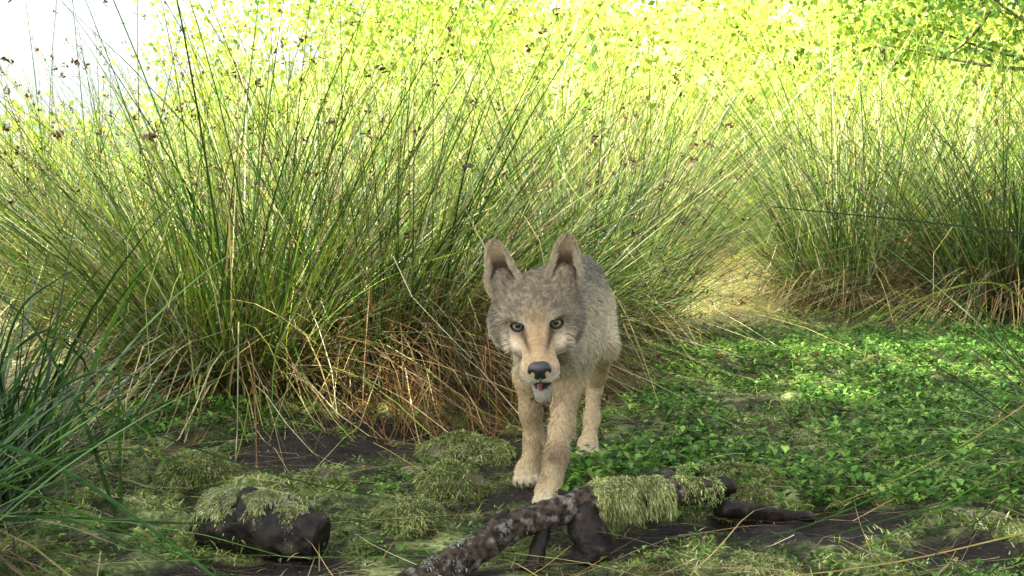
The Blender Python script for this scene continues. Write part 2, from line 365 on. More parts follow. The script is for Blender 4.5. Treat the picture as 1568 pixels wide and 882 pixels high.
def fibres(n,xr,yr,dens,Lr,w,pal,pw,flat=.8,ypow=1.,tall=0.):
    x=U(*xr,n); y=yr[0]+(yr[1]-yr[0])*rng.random(n)**ypow; k=rng.random(n)<dens(x,y)*(1-branchmask(x,y)*.8); x=x[k];y=y[k];n=len(x)
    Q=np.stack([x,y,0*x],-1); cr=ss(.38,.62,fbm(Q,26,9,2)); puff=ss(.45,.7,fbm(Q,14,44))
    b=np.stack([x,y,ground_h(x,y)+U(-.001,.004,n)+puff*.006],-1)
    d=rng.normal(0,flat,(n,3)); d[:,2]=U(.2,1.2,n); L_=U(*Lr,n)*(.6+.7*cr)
    pt=ss(.40,.62,fbm(Q,3.5,85))[:,None]; cc=pick(n,pal,pw); cc=cc*(.20+1.05*cr[:,None])*(.55+.7*pt)  # fibres in the hollows get a darker colour, standing in for shade
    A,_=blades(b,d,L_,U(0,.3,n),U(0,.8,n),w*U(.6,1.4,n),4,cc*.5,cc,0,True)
    return A
M1=np.array([.28,.38,.07]);M2=np.array([.58,.60,.28]);M3=np.array([.10,.19,.03])
dm=lambda x,y:(1-mudmask(x,y)*.97)*ss(.34,.52,fbm(np.stack([x,y,0*x],-1),6,91))
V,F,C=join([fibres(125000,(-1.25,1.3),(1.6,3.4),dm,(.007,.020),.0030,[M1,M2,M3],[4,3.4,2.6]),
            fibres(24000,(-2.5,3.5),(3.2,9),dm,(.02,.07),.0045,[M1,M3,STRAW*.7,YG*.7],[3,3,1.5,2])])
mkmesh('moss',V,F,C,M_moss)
n=10000; y=U(5.4,14,n); x=pathx(y)+rng.normal(0,.42,n)
b=np.stack([x,y,ground_h(x,y)+.01],-1); d=rng.normal(0,1,(n,3)); d[:,2]=U(0,.6,n); cc=pick(n,[STRAW,PALE,YG],[3,3,2])
A,_=blades(b,d,U(.08,.25,n),U(0,.3,n),U(.3,.9,n),.008*U(.6,1.4,n),4,cc*.8,cc,0)
mkmesh('trampled_dry_grass',*A,M_rush)
n=2800; y=1.7+4.5*rng.random(n)**1.4; x=U(-1.8,2.2,n)*(.5+y/5)
b=np.stack([x,y,ground_h(x,y)+U(.003,.03,n)],-1); a=U(0,6.28,n); d=np.stack([np.cos(a),np.sin(a)*.6,U(-.05,.12,n)],-1)
k=np.hypot(x-.1,y-2.4)>.3; b=b[k];d=d[k];n=len(b)
cc=pick(n,[STRAW*.7,PALE*.7,BROWN,DKB,GREEN],[3,1,3,3,1])
A,_=blades(b,d,U(.06,.4,n),U(0,.1,n),U(0,.15,n),.003*U(.6,1.4,n),6,cc,cc,.0)
mkmesh('dead_stem_litter',*A,M_rush)

# ---------------------------------------------------------------- tubes
def tube(pts,rad,seg=20,res=8,rough=.0,nscale=30,flat=1.,cap=True):
    pts=np.array(pts,float); rad=np.array(rad,float); K=(len(pts)-1)*res+1
    t=np.linspace(0,len(pts)-1,K)
    P=np.stack([np.interp(t,range(len(pts)),pts[:,k]) for k in range(3)],-1); R=np.interp(t,range(len(pts)),rad)
    for _ in range(res//2): P[1:-1]=(P[:-2]+2*P[1:-1]+P[2:])/4
    tg=nrm(np.gradient(P,axis=0)); up=np.array([0.03,.1,1.]) if abs(tg[0,2])<.8 else np.array([0,1.,.1])
    s=nrm(np.cross(tg,up)); u=nrm(np.cross(s,tg)); a=np.linspace(0,2*math.pi,seg,endpoint=False)
    V=P[:,None]+R[:,None,None]*(np.cos(a)[None,:,None]*s[:,None]+np.sin(a)[None,:,None]*u[:,None]*flat)
    if rough:
        nn=((fbm(V,nscale,5)-.5)*2+(fbm(V,nscale*3,8)-.5)*.8)*rough; V=P[:,None]+(V-P[:,None])*(1+nn[...,None])
    V=V.reshape(-1,3); i,j=np.meshgrid(np.arange(K-1),np.arange(seg),indexing='ij')
    F=np.stack([i*seg+j,i*seg+(j+1)%seg,(i+1)*seg+(j+1)%seg,(i+1)*seg+j],-1).reshape(-1,4)
    if cap:
        n0=len(V); V=np.concatenate([V,P[:1]+tg[0]*R[0]*.25,P[-1:]-tg[-1]*R[-1]*.25])
        j=np.arange(seg)
        F=np.concatenate([F,np.stack([0*j+n0,(j+1)%seg,j,j],-1)[:, :4],np.stack([0*j+n0+1,(K-1)*seg+j,(K-1)*seg+(j+1)%seg,(K-1)*seg+(j+1)%seg],-1)])
    return V,F
def tubeobj(name,specs,mat,parent=None,smooth=True):
    Vs=[];Fs=[];o=0
    for s in specs:
        kw=s[2] if len(s)>2 else {}
        V,F=tube(s[0],s[1],**kw); Vs.append(V);Fs+= [ [a+o for a in dict.fromkeys(f)] for f in F.tolist()]; o+=len(V)
    me=bpy.data.meshes.new(name); me.from_pydata(np.concatenate(Vs).tolist(),[],Fs); 
    me.polygons.foreach_set('use_smooth',np.full(len(Fs),smooth)); me.update()
    ob=bpy.data.objects.new(name,me); sc.collection.objects.link(ob); me.materials.append(mat)
    if parent: ob.parent=parent
    return ob
def empty(name):
    e=bpy.data.objects.new(name,None); sc.collection.objects.link(e); return e
def mosson(name,pts,rad,n,Lr,parent,pal=(M1,M2,M3),pw=(3,4,2),droop=(.3,1.2),spread=.75,mean=math.pi/2,thr=.40,puff=.014):
    pts=np.array(pts,float); t=U(0,len(pts)-1,n)
    c=np.stack([np.interp(t,range(len(pts)),pts[:,k]) for k in range(3)],-1); R=np.interp(t,range(len(pts)),rad)
    tg=nrm(pts[-1]-pts[0]); s=nrm(np.cross(tg,[0,0,1.])); u=np.cross(s,tg)
    a=rng.normal(mean,spread,n); nn=np.cos(a)[:,None]*s+np.sin(a)[:,None]*u
    b=c+nn*R[:,None]; kp=fbm(b,34,12)>thr; b=b[kp];nn=nn[kp];n=len(b)
    b=b+nn*((fbm(b,45,13)-.4)*puff)[:,None]
    d=nn*.6+rng.normal(0,.8,(n,3)); L_=U(*Lr,n); cc=pick(n,list(pal),list(pw))*(.3+1.3*(fbm(b,70,3)-.1)[:,None])
    A,_=blades(b,d,L_,U(0,.3,n),U(*droop,n),.0030*U(.6,1.4,n),3,cc*.7,cc,0,False)
    return mkmesh(name,*A,M_moss,parent=parent)
br=empty('fallen_branch')
bp_=[(-.17,1.77,-.004),(-.09,1.85,.020),(-.02,1.92,.044),(.05,1.97,.062),(.115,2.0,.072),(.21,2.03,.078),(.31,2.09,.074),(.395,2.13,.066)]
rr_=[.027,.027,.025,.024,.029,.028,.026,.023]
tubeobj('main_limb',[(bp_,rr_,dict(rough=.30,nscale=32,seg=40,res=16))],M_bark,br)
tubeobj('broken_stubs',[([(.125,2.0,.065),(.14,1.975,.03),(.145,1.96,-.02)],[.028,.034,.040],dict(rough=.4,nscale=40,seg=30)),
   ([(.06,1.96,.04),(.045,1.93,.012),(.03,1.9,-.02)],[.010,.016,.018],dict(rough=.3,nscale=50)),
   ([(.385,2.13,.066),(.42,2.14,.074),(.435,2.145,.068)],[.024,.020,.010],dict(rough=.4,nscale=50)),
   ([(.40,2.13,.03),(.50,2.17,.012),(.60,2.18,.0)],[.018,.015,.008],dict(rough=.4,nscale=40)),
   ([(-.05,1.90,.040),(-.015,1.93,.074),(-.005,1.935,.082)],[.014,.008,.003],dict(rough=.3,nscale=60)),
   ([(.10,2.0,.085),(.085,1.985,.103)],[.014,.004],dict(rough=.3,nscale=60))],M_log,br)
mosson('branch_moss',[(.145,2.01,.074),(.21,2.03,.078),(.29,2.07,.076)],[.028,.029,.027],14000,(.004,.012),br,droop=(.3,1.4),spread=1.15,mean=1.0,pal=(M1*.9,M2,M2*1.1),thr=.34,puff=.03)
mosson('branch_lichen',bp_[0:4],[.027,.026,.024,.023],2500,(.002,.006),br,pal=([.42,.42,.36],[.3,.34,.22]),pw=(1,1),thr=.50,puff=.006)
mosson('branch_end_moss',bp_[6:],[.025,.022],3500,(.003,.010),br,spread=.9,thr=.44)

st=empty('mossy_stick')
sp=[(.17,2.30,.012),(.24,2.33,.03),(.34,2.38,.035),(.42,2.45,.03),(.50,2.5,.02)]
tubeobj('stick_wood',[(sp,[.008,.014,.015,.013,.008],dict(rough=.3,nscale=45,res=8)),([(.26,2.34,.03),(.29,2.30,.02),(.31,2.27,.0)],[.01,.008,.006],dict(rough=.3))],M_log,st)
mosson('stick_moss',sp[2:],[.013,.012,.008],2500,(.003,.010),st)
lg=empty('rotten_log')
lp=[(-.56,2.07,.015),(-.51,2.03,.032),(-.45,1.99,.034),(-.385,1.97,.026),(-.34,1.96,.018)]
tubeobj('log_wood',[(lp,[.050,.057,.055,.050,.040],dict(rough=.24,nscale=18,seg=48,res=14)),([(-.50,2.02,.055),(-.475,2.0,.092),(-.455,2.0,.092)],[.026,.016,.006],dict(rough=.5,nscale=40))],M_log,lg)
mosson('log_moss',[(-.57,2.08,.022),(-.51,2.04,.036),(-.45,2.00,.038),(-.36,1.975,.026)],[.053,.060,.059,.051],26000,(.004,.010),lg,spread=.60,mean=1.45,pal=(M1,M2,[.50,.50,.42]),thr=.42)
def stone(name,c,r,moss=True,seed=0):
    e=empty(name)
    u=np.linspace(0,math.pi,28); v=np.linspace(0,2*math.pi,48,endpoint=False); Uu,Vv=np.meshgrid(u,v,indexing='ij')
    S=np.stack([np.sin(Uu)*np.cos(Vv),np.sin(Uu)*np.sin(Vv),np.cos(Uu)],-1)
    D=1+(fbm(S,2.2,seed)-.5)*.7+(fbm(S,8,seed+3)-.5)*.25
    V=S*D[...,None]*np.array(r)+np.array(c)
    i,j=np.meshgrid(np.arange(27),np.arange(48),indexing='ij'); F=np.stack([i*48+j,(i+1)*48+j,(i+1)*48+(j+1)%48,i*48+(j+1)%48],-1).reshape(-1,4)
    mkmesh('stone_body',V,F,None,M_stone,True,e)
    if moss:
        k=int(7000*(r[0]/.06)**2); W=V.reshape(-1,3); q=rng.integers(0,len(W),k*2); q=q[S.reshape(-1,3)[q,2]>-.1]
        q=q[fbm(W[q],22,seed)>.36]
        b=W[q]; k=len(b); d=nrm(b-np.array(c))+rng.normal(0,.7,(k,3)); cc=pick(k,[M1,M2,M3,M2*.8],[3,3.5,1.6,2])*(.4+1.1*(fbm(b,60,4)-.1)[:,None])
        A,_=blades(b+rng.normal(0,.003,(k,3)),d,U(.005,.013,k),U(0,.3,k),U(.2,.9,k),.0030*U(.6,1.4,k),3,cc*.6,cc,0,False)
        mkmesh('stone_moss',*A,M_moss,parent=e)
stone('mossy_stone',(-.13,2.36,.012),(.066,.05,.055),seed=1)
stone('mossy_stone',(-.12,2.72,.0),(.11,.07,.055),seed=2)
stone('mossy_stone',(-.2,2.13,-.0),(.07,.05,.045),seed=3)
stone('mossy_stone',(.50,2.42,-.0),(.09,.05,.045),seed=4)
stone('mossy_stone',(-.72,2.5,.0),(.09,.07,.055),seed=5)
stone('mossy_stone',(.98,2.0,-.01),(.09,.06,.04),seed=6)
stone('mossy_stone',(.42,1.86,-.01),(.06,.05,.03),seed=7)
stone('mossy_stone',(.47,2.22,.0),(.06,.045,.05),seed=8)
stone('mossy_stone',(-.42,2.42,.0),(.06,.05,.035),seed=9)
# ---------------------------------------------------------------- trees
def foliage(centers,rads,n_each,size,pal,pw,seedn=0,gaps=()):
    parts=[]
    for c,r,n in zip(centers,rads,n_each):
        d=nrm(rng.normal(0,1,(n,3))); q=rng.random(n)**.45
        p=np.array(c)+d*q[:,None]*np.array(r)
        k=fbm(p,1.3/max(r)*2,seedn)>.42
        for g,gr in gaps:      # openings cut along the sun ray to throw sun patches on set spots
            v=p-np.array(g); v=v-(v@SUN)[:,None]*SUN; k&=np.linalg.norm(v,axis=1)>gr*U(.7,1.25,len(p))
        p=p[k]; m=len(p)
        a=nrm(rng.normal(0,1,(m,3))-[0,0,.3]); s=nrm(np.cross(a,rng.normal(0,1,(m,3)))); L_=size*U(.6,1.4,(m,1))
        V=np.stack([p,p+a*L_*.5-s*L_*.3,p+a*L_,p+a*L_*.5+s*L_*.3],1).reshape(-1,3)
        cc=pick(m,pal,pw)
        parts.append((V,np.arange(m*4).reshape(-1,4),np.repeat(cc,4,0)))
    return join(parts)
TL=[np.array([.12,.24,.03]),np.array([.36,.50,.05]),np.array([.60,.68,.14])]
def tree(name,base,h,crown_c,crown_r,nl,size,pal=TL,pw=(2,3,1.5),nclump=14,tr=.12,gaps=()):
    e=empty(name); base=np.array(base,float); cc=np.array(crown_c,float); cr=np.array(crown_r,float)
    specs=[([base-[0,0,.1],base*.5+cc*.5+[.1,.1,0],cc],[tr,tr*.7,tr*.35],dict(rough=.15,nscale=6))]
    cs=[];rs=[];ns=[]
    for k in range(nclump):
        d=rng.normal(0,1,3); d/=np.linalg.norm(d); p=cc+d*cr*U(.35,.85)
        st_=base*.3+cc*.7 if rng.random()<.5 else cc
        specs.append(([st_,(st_+p)/2+rng.normal(0,.1,3),p],[tr*.3,tr*.18,tr*.06],dict(rough=.1,seg=8,res=4)))
        cs.append(p); rs.append(cr*U(.3,.5)); ns.append(int(nl/nclump))
    tubeobj('trunk_and_limbs',specs,M_trunk,e)
    V,F,C=foliage(cs,rs,ns,size,pal,pw,random.randint(0,99),gaps); mkmesh('crown_leaves',V,F,C,M_leaf,parent=e)
    return e
SUN_GAPS=[((-.62,3.42,.30),.36),((.36,3.15,.02),.11),((1.05,3.6,.03),.22),((1.7,4.1,.03),.18),((1.9,4.9,.03),.24),((.9,4.6,.03),.18),((-.75,2.62,.02),.11),((1.35,2.9,.02),.10),((-1.5,4.4,.1),.3)]  # spots meant to catch sun; canopy leaves blocking the ray are removed
tree('overhanging_alder_tree',(-6.5,-3.0,0),7,(-4.2,-1.0,6.4),(4.0,2.4,1.4),17000,.19,nclump=34,tr=.22,gaps=SUN_GAPS)
tree('overhanging_alder_tree',(-6.3,3.2,0),7,(-1.6,3.0,6.5),(2.3,1.4,1.0),6500,.19,nclump=18,tr=.18,gaps=SUN_GAPS)
tree('willow_tree',(8.6,12.5,0),5,(5.4,12,3.1),(2.4,2,1.2),9000,.09,nclump=22,pw=(5,3,1),tr=.1)
cs=[];rs=[];ns=[]
for k in range(44):
    y=U(14,24); x=U(-.55,.55)*y; z=U(.4,1.0)*(1.0+.05*y); cs.append((x,y,z)); rs.append((U(1,2.2),U(1,1.6),U(.8,1.5))); ns.append(900)
for k in range(84):
    y=U(24,32); u_=-.33+.92*rng.random(); x=u_*y; z=U(.5,7.5) if u_>-.25 else U(.5,4.0); cs.append((x,y,z)); rs.append((U(1.8,3.2),U(1,2),U(1.4,2.6))); ns.append(1000)
V,F,C=foliage(cs,rs,ns,.16,[TL[1],TL[2],np.array([.70,.74,.28]),TL[0]],[3,4,2.2,.8],9); mkmesh('background_bushes',V,F,C,M_leaf)

# ================================================================= WOLF
wolf=empty('wolf_pup')
ph,rl=math.radians(25),math.radians(5.5); HS=1.08
HO=np.array([.0486,2.14,.388])
f_=np.array([0,-math.cos(ph),-math.sin(ph)]); u0=np.array([0,-math.sin(ph),math.cos(ph)]); r0=np.array([1.,0,0])
r_=r0*math.cos(rl)+u0*math.sin(rl); u_=u0*math.cos(rl)-r0*math.sin(rl)
RH=np.stack([r_,f_,u_],0)
def toL(P): return (P-HO)@RH.T/HS
def toW(p): return HO+(np.asarray(p,float)*HS)@RH
prims=[]
def E(c,r,k=.03,head=False,sub=False): prims.append(('e',np.array(c,float),np.array(r,float),k,head,sub))
def Cn(a,b,ra,rb,k=.025,head=False,sub=False): prims.append(('c',np.array(a,float),np.array(b,float),k,head,sub,ra,rb))
E((.125,2.50,.375),(.082,.15,.112),.05)
E((.148,2.68,.375),(.078,.16,.098),.05)
E((.165,2.83,.395),(.080,.11,.095),.05)
E((.095,2.40,.345),(.064,.075,.095),.05)
Cn((.10,2.44,.425),(.16,2.84,.440),.055,.055,.04)
Cn((.060,2.25,.400),(.10,2.42,.395),.064,.080,.05)
Cn((.065,2.26,.365),(.095,2.38,.33),.05,.065,.04)
E((.158,2.43,.355),(.034,.06,.085),.04); E((.045,2.45,.355),(.034,.06,.085),.04)
def leg(pts,rads,k=.02):
    for i in range(len(pts)-1): Cn(pts[i],pts[i+1],rads[i],rads[i+1],k)
def paw(x,y,z=0,yaw=0,s=1.):
    E((x,y+.008,z+.026),(.026*s,.034*s,.025*s),.015)
    for dx,dy in((-.021,-.016),(-.0075,-.026),(.0075,-.026),(.021,-.016)):
        E((x+dx*s,y+dy*s,z+.014),(.0095*s,.016*s,.0135*s),.006)
leg([(.150,2.43,.33),(.128,2.43,.235),(.108,2.36,.150),(.092,2.305,.095),(.083,2.285,.055),(.076,2.275,.028)],[.042,.031,.0225,.0235,.019,.020])
paw(.074,2.262,0,s=1.05)
leg([(.048,2.45,.33),(.036,2.47,.235),(.042,2.475,.160),(.052,2.470,.090),(.044,2.462,.05),(.035,2.455,.028)],[.040,.029,.022,.0225,.018,.019])
paw(.032,2.445)
leg([(.205,2.84,.37),(.222,2.73,.275),(.216,2.80,.20),(.212,2.84,.155),(.203,2.79,.085),(.192,2.745,.035)],[.060,.040,.024,.019,.0175,.020])
paw(.188,2.725)
leg([(.125,2.86,.37),(.112,2.85,.27),(.125,2.94,.20),(.135,2.99,.155),(.133,2.98,.09),(.131,2.955,.035)],[.058,.040,.024,.019,.0175,.020])
paw(.131,2.935)
leg([(.165,2.92,.43),(.17,3.0,.37),(.17,3.04,.28),(.165,3.05,.20)],[.03,.036,.038,.018],.03)
# head (local)
EX=.0345; MZ=-.0755
E((0,-.075,.004),(.062,.072,.052),.03,True)
E((0,-.022,.020),(.049,.042,.024),.025,True)
for s in(-1,1):
    E((s*.050,-.062,-.028),(.038,.050,.048),.03,True)
    E((s*.029,-.010,.0165),(.017,.020,.0085),.012,True)
    E((s*.037,.000,-.032),(.022,.037,.022),.02,True)
    E((s*.0165,.086,-.041),(.0185,.028,.0170),.012,True)
    Cn((s*.052,-.075,.022),(s*.056,-.085,.050),.028,.020,.02,True)
Cn((0,.0,-.026),(0,.090,-.034),.036,.0215,.02,True)
Cn((0,-.005,-.004),(0,.096,-.024),.0195,.014,.02,True)
Cn((0,-.03,-.064),(0,.070,-.106),.030,.0150,.010,True)
E((0,.086,MZ),(.029,.050,.0150),.006,True,True)
def dist(pr,P,H):
    p=H if pr[4] else P; sc_=HS if pr[4] else 1.
    if pr[0]=='e':
        q=p-pr[1]; k0=np.linalg.norm(q/pr[2],axis=-1); k1=np.linalg.norm(q/pr[2]**2,axis=-1)
        return k0*(k0-1)/np.maximum(k1,1e-6)*sc_
    a,b=pr[1],pr[2]; ab=b-a; t=np.clip(((p-a)@ab)/(ab@ab),0,1)
    return (np.linalg.norm(p-a-t[...,None]*ab,axis=-1)-(pr[6]+t*(pr[7]-pr[6])))*sc_
def comb(F0,d,k,sub):
    if sub:
        d=-d; h=np.maximum(k-np.abs(F0-d),0)/k; return np.maximum(F0,d)+h*h*k/4
    h=np.maximum(k-np.abs(F0-d),0)/k; return np.minimum(F0,d)-h*h*k/4
def field(P):
    H=toL(P); F0=np.full(P.shape[:-1],.15)
    for pr in prims: F0=comb(F0,dist(pr,P,H),pr[3],pr[5])
    return F0
def grad(P,e=.0015):
    g=np.stack([field(P+np.eye(3)[k]*e)-field(P-np.eye(3)[k]*e) for k in range(3)],-1); return nrm(g)
def project(P,it=6):
    P=np.array(P,float)
    for _ in range(it): P=P-field(P)[...,None]*grad(P)
    return P
eyes=[]
for s in(-1,1):
    yy_=np.linspace(.08,-.06,400); L_=np.stack([np.full(400,s*EX),yy_,np.full(400,.001)],-1)
    v=field(toW(L_)); i0=np.argmax(v<0); eyes.append(np.array([s*EX,yy_[i0],.001]))
for e in eyes: E((e[0],e[1]+.003,e[2]),(.0138,.0105,.0105),.008,True,True)
lo=np.array([-.08,1.98,-.005]); hi=np.array([.31,3.12,.58]); vs=.0034
nn_=np.ceil((hi-lo)/vs).astype(int); ax=[lo[k]+vs*np.arange(nn_[k]) for k in range(3)]
Fg=np.full(tuple(nn_),.15,dtype=np.float32)
for pr in prims:
    hs_=HS if pr[4] else 1.
    if pr[0]=='e': c=toW(pr[1]) if pr[4] else pr[1]; R=max(pr[2])*hs_; a_=c-R;b_=c+R
    else:
        a0,b0=(toW(pr[1]),toW(pr[2])) if pr[4] else (pr[1],pr[2]); R=max(pr[6],pr[7])*hs_; a_=np.minimum(a0,b0)-R;b_=np.maximum(a0,b0)+R
    mg=pr[3]+.012
    ia=np.clip(((a_-mg-lo)/vs).astype(int),0,nn_-1); ib=np.clip(((b_+mg-lo)/vs).astype(int)+2,0,nn_)
    sl=tuple(slice(ia[k],ib[k]) for k in range(3))
    XX=np.stack(np.meshgrid(*[ax[k][sl[k]] for k in range(3)],indexing='ij'),-1)
    H=toL(XX) if pr[4] else None
    Fg[sl]=comb(Fg[sl],dist(pr,XX,H),pr[3],pr[5])
def surface_nets(F0,lo,vs):
    ins=F0<0; a=ins[:-1,:-1,:-1].astype(np.int8); s=np.zeros_like(a)
    offs=[(i,j,k) for i in(0,1) for j in(0,1) for k in(0,1)]
    sh=a.shape
    for o in offs: s+=ins[o[0]:o[0]+sh[0],o[1]:o[1]+sh[1],o[2]:o[2]+sh[2]]
    act=(s>0)&(s<8); I=np.argwhere(act); idx=-np.ones(sh,dtype=np.int64); idx[act]=np.arange(len(I))
    acc=np.zeros((len(I),3)); cnt=np.zeros(len(I))
    vals={o:F0[I[:,0]+o[0],I[:,1]+o[1],I[:,2]+o[2]] for o in offs}
    for o in offs:
        for ax_ in range(3):
            if o[ax_]==0:
                o2=list(o);o2[ax_]=1;o2=tuple(o2); v0=vals[o];v1=vals[o2]; m=(v0<0)!=(v1<0)
                t=v0[m]/(v0[m]-v1[m]); p=np.array(o,float)+t[:,None]*np.eye(3)[ax_]; acc[m]+=p; cnt[m]+=1
    V=lo+vs*(I+acc/cnt[:,None]); Q=[]
    for ax_ in range(3):
        b1,b2=(ax_+1)%3,(ax_+2)%3
        s0=[slice(None)]*3; s1=[slice(None)]*3; s0[ax_]=slice(0,-1); s1[ax_]=slice(1,None)
        ch=np.argwhere(ins[tuple(s0)]!=ins[tuple(s1)])
        ok=(ch[:,b1]>0)&(ch[:,b2]>0)&(ch[:,b1]<sh[b1])&(ch[:,b2]<sh[b2]); ch=ch[ok]
        e1=np.eye(3,dtype=int)[b1]; e2=np.eye(3,dtype=int)[b2]
        g=lambda c:idx[c[:,0],c[:,1],c[:,2]]
        q=np.stack([g(ch-e1-e2),g(ch-e2),g(ch),g(ch-e1)],-1)
        fl=ins[ch[:,0],ch[:,1],ch[:,2]]; q[~fl]=q[~fl][:,::-1]; Q.append(q)
    Q=np.concatenate(Q); Q=Q[(Q>=0).all(1)]; return V,Q
WV,WF=surface_nets(Fg,lo,vs)
WN=grad(WV)
print('wolf verts',len(WV))

def wcolor(P):
    H=toL(P); x,y,z=H[...,0],H[...,1],H[...,2]; ax_=np.abs(x)
    n1=fbm(P,28,3)[...,None]; n2=fbm(P,170,5)[...,None]
    cream=np.array([.60,.48,.29]); grey=np.array([.27,.255,.21]); dark=np.array([.085,.077,.064]); white=np.array([.72,.67,.54]); tan=np.array([.52,.37,.21]); brown=np.array([.19,.12,.065])
    mix=lambda a,b,t:a*(1-t)+b*t
    Z=P[...,2:3]; Yw=P[...,1:2]
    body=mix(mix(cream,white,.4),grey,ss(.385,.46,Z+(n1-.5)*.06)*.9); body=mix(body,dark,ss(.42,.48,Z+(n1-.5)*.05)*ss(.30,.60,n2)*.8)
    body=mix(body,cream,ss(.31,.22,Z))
    lg_=ss(.25,.2,Z)*ss(.0,.06,Z)
    body=mix(body,brown,lg_*ss(.5,.68,n1)*.4)
    pd=np.exp(-((P[...,0:1]-.092)**2+(Yw-2.29)**2+((Z-.10)*1.0)**2)/.034**2); body=mix(body,brown*.7,pd*.75)
    pe=np.exp(-((P[...,0:1]-.145)**2/.03**2+(Z-.19)**2/.04**2))*(Yw<2.5); body=mix(body,brown*1.3,pe*.45)
    pf=np.exp(-((P[...,0:1]-.05)**2/.03**2+(Z-.14)**2/.06**2))*(Yw<2.6)*(P[...,0:1]<.08); body=mix(body,brown*1.2,pf*.6)
    body=mix(body,mix(cream,white,.3),ss(.05,.02,Z))
    E_=lambda v:v[...,None]
    hd=mix(np.array([.44,.355,.23]),grey,.25+.3*n1)
    hd=mix(hd,brown*1.1,E_(ss(.0,.025,z)*ss(.03,-.03,y))*.30)
    hd=mix(hd,dark,E_(ss(.005,.04,z))*ss(.34,.66,n2)*.65)
    hd=mix(hd,tan,E_(ss(.0,.03,y)*ss(-.040,-.022,z)))
    hd=mix(hd,brown,E_(np.exp(-(x/.012)**2)*ss(.0,.03,y)*ss(.09,.06,y)*ss(-.03,-.015,z))*.30)
    hd=mix(hd,white,E_(ss(-.034,-.046,z)*ss(-.04,.0,y)))
    hd=mix(hd,white,E_(ss(.040,.056,ax_)*ss(.016,-.012,z)*ss(-.02,-.03,y))*.9)
    hd=mix(hd,grey*.45,E_(np.exp(-((ax_-.076)**2/.011**2+(z+.004)**2/.035**2)))*.8)
    hd=mix(hd,grey*.45,E_(np.exp(-((ax_-.062)**2/.008**2+(z+.045)**2/.02**2)))*.5)
    hd=mix(hd,white,E_(np.exp(-((ax_-.024)**2/.009**2+(z-.017)**2/.006**2)))*.85*(E_(y)>-.05))
    hd=mix(hd,white,E_(np.exp(-((ax_-.041)**2/.013**2+(z+.022)**2/.008**2)))*.7*(E_(y)>-.05))
    de=(ax_-EX)**2/.0172**2+(z-.001)**2/.0106**2; hd=mix(hd,dark*.3,E_(np.exp(-de**2))*(E_(y)>-.04)*.95)
    di=(ax_-EX+.014)**2/.008**2+(z+.006)**2/.004**2; hd=mix(hd,dark*.4,E_(np.exp(-di))*(E_(y)>-.04)*.85)
    mo=(np.abs(z-MZ)<.0170)&(y>.035)&(y<.125)&(ax_<.032); hd=np.where(E_(mo),dark*.15,hd)
    hd=mix(hd,dark*1.3,E_(ss(-.088,-.093,z)*ss(.02,.05,y))*.6)
    hm=E_(ss(-.135,-.095,y)*ss(2.36,2.30,P[...,1])*ss(.20,.23,P[...,2]))
    throat=mix(white,cream,.4); neck=mix(body,throat,E_(ss(2.46,2.38,P[...,1])*ss(.40,.34,P[...,2]))*ss(.24,.27,Z))
    return mix(neck,hd,hm)
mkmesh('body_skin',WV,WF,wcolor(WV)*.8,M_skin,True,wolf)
def triarea(V,F):
    return .5*np.linalg.norm(np.cross(V[F[:,2]]-V[F[:,0]],V[F[:,3]]-V[F[:,1]]),axis=1)
ar=triarea(WV,WF); cen=WV[WF].mean(1); Hc=toL(cen); ishead=(Hc[:,1]>-.12)&(cen[:,1]<2.33)&(cen[:,2]>.22)
wt=ar*np.where(ishead,2.6,1.0)*np.where(cen[:,1]<2.62,1.3,.8); wt/=wt.sum()
NF=115000; q=rng.choice(len(WF),NF,p=wt); ab=rng.random((NF,2,1)); Vq=WV[WF[q]]
p=(Vq[:,0]*(1-ab[:,0])+Vq[:,1]*ab[:,0])*(1-ab[:,1])+(Vq[:,3]*(1-ab[:,0])+Vq[:,2]*ab[:,0])*ab[:,1]
nr=WN[WF[q]].mean(1); nr=nrm(nr); H=toL(p); x,y,z=H.T; hm=((y>-.12)&(p[:,1]<2.33)&(p[:,2]>.22))
cb=np.tile(np.array([0,.8,-.45]),(NF,1)); lgm=p[:,2]<.25; cb[lgm]=[0,.15,-1]
hc=np.stack([x*1.6,-(.12-y)*1.0-.02,z+.02],-1); hc=nrm(hc); hw=hc@RH; cb[hm]=hw[hm]
ck=hm&(np.abs(x)>.048)&(z<.01); cb[ck]=nrm(np.stack([np.sign(x)*.7,-.5+0*x,-.55+0*x],-1)@RH)[ck]
cb=nrm(cb-(cb*nr).sum(1,keepdims=True)*nr)
Lf=np.full(NF,.017); Lf[lgm&~hm]=.008; Lf=np.where(p[:,2]<.06,.005,Lf)
Lf=np.where(hm,.0075,Lf); Lf=np.where(hm&(y>.02),.0036,Lf); Lf=np.where(ck,.019,Lf); Lf=np.where(hm&(y<-.08)&~ck,.012,Lf)
Lf=np.where(p[:,1]>2.9,.03,Lf)
Lf=Lf*U(.6,1.35,NF); lift=np.where(hm&~ck,.20,.30)[:,None]
d=nrm(cb+nr*lift+rng.normal(0,.12,(NF,3)))
de=np.hypot((np.abs(x)-EX)/.0152,(z-.001)/.0115)
kill=(hm&(y>-.04)&(de<1))|(hm&(np.abs(z-MZ)<.0160)&(y>.04)&(np.abs(x)<.032))|(hm&(y>.094)&(z>-.042)&(np.abs(x)<.019))
d2=nrm(d-nr*.25+np.array([0,0,-.12]))
P=np.stack([p-nr*.001,p+d*Lf[:,None]*.5,p+(d*.5+d2*.5)*Lf[:,None]],1)[~kill]
n=len(P); w0=np.where(hm,.0010,.0013)[~kill]*U(.7,1.3,n)
W=np.stack([w0,w0*.8,w0*.15],1); sd=nrm(np.cross(d[~kill],nr[~kill]+rng.normal(0,.5,(n,3))))
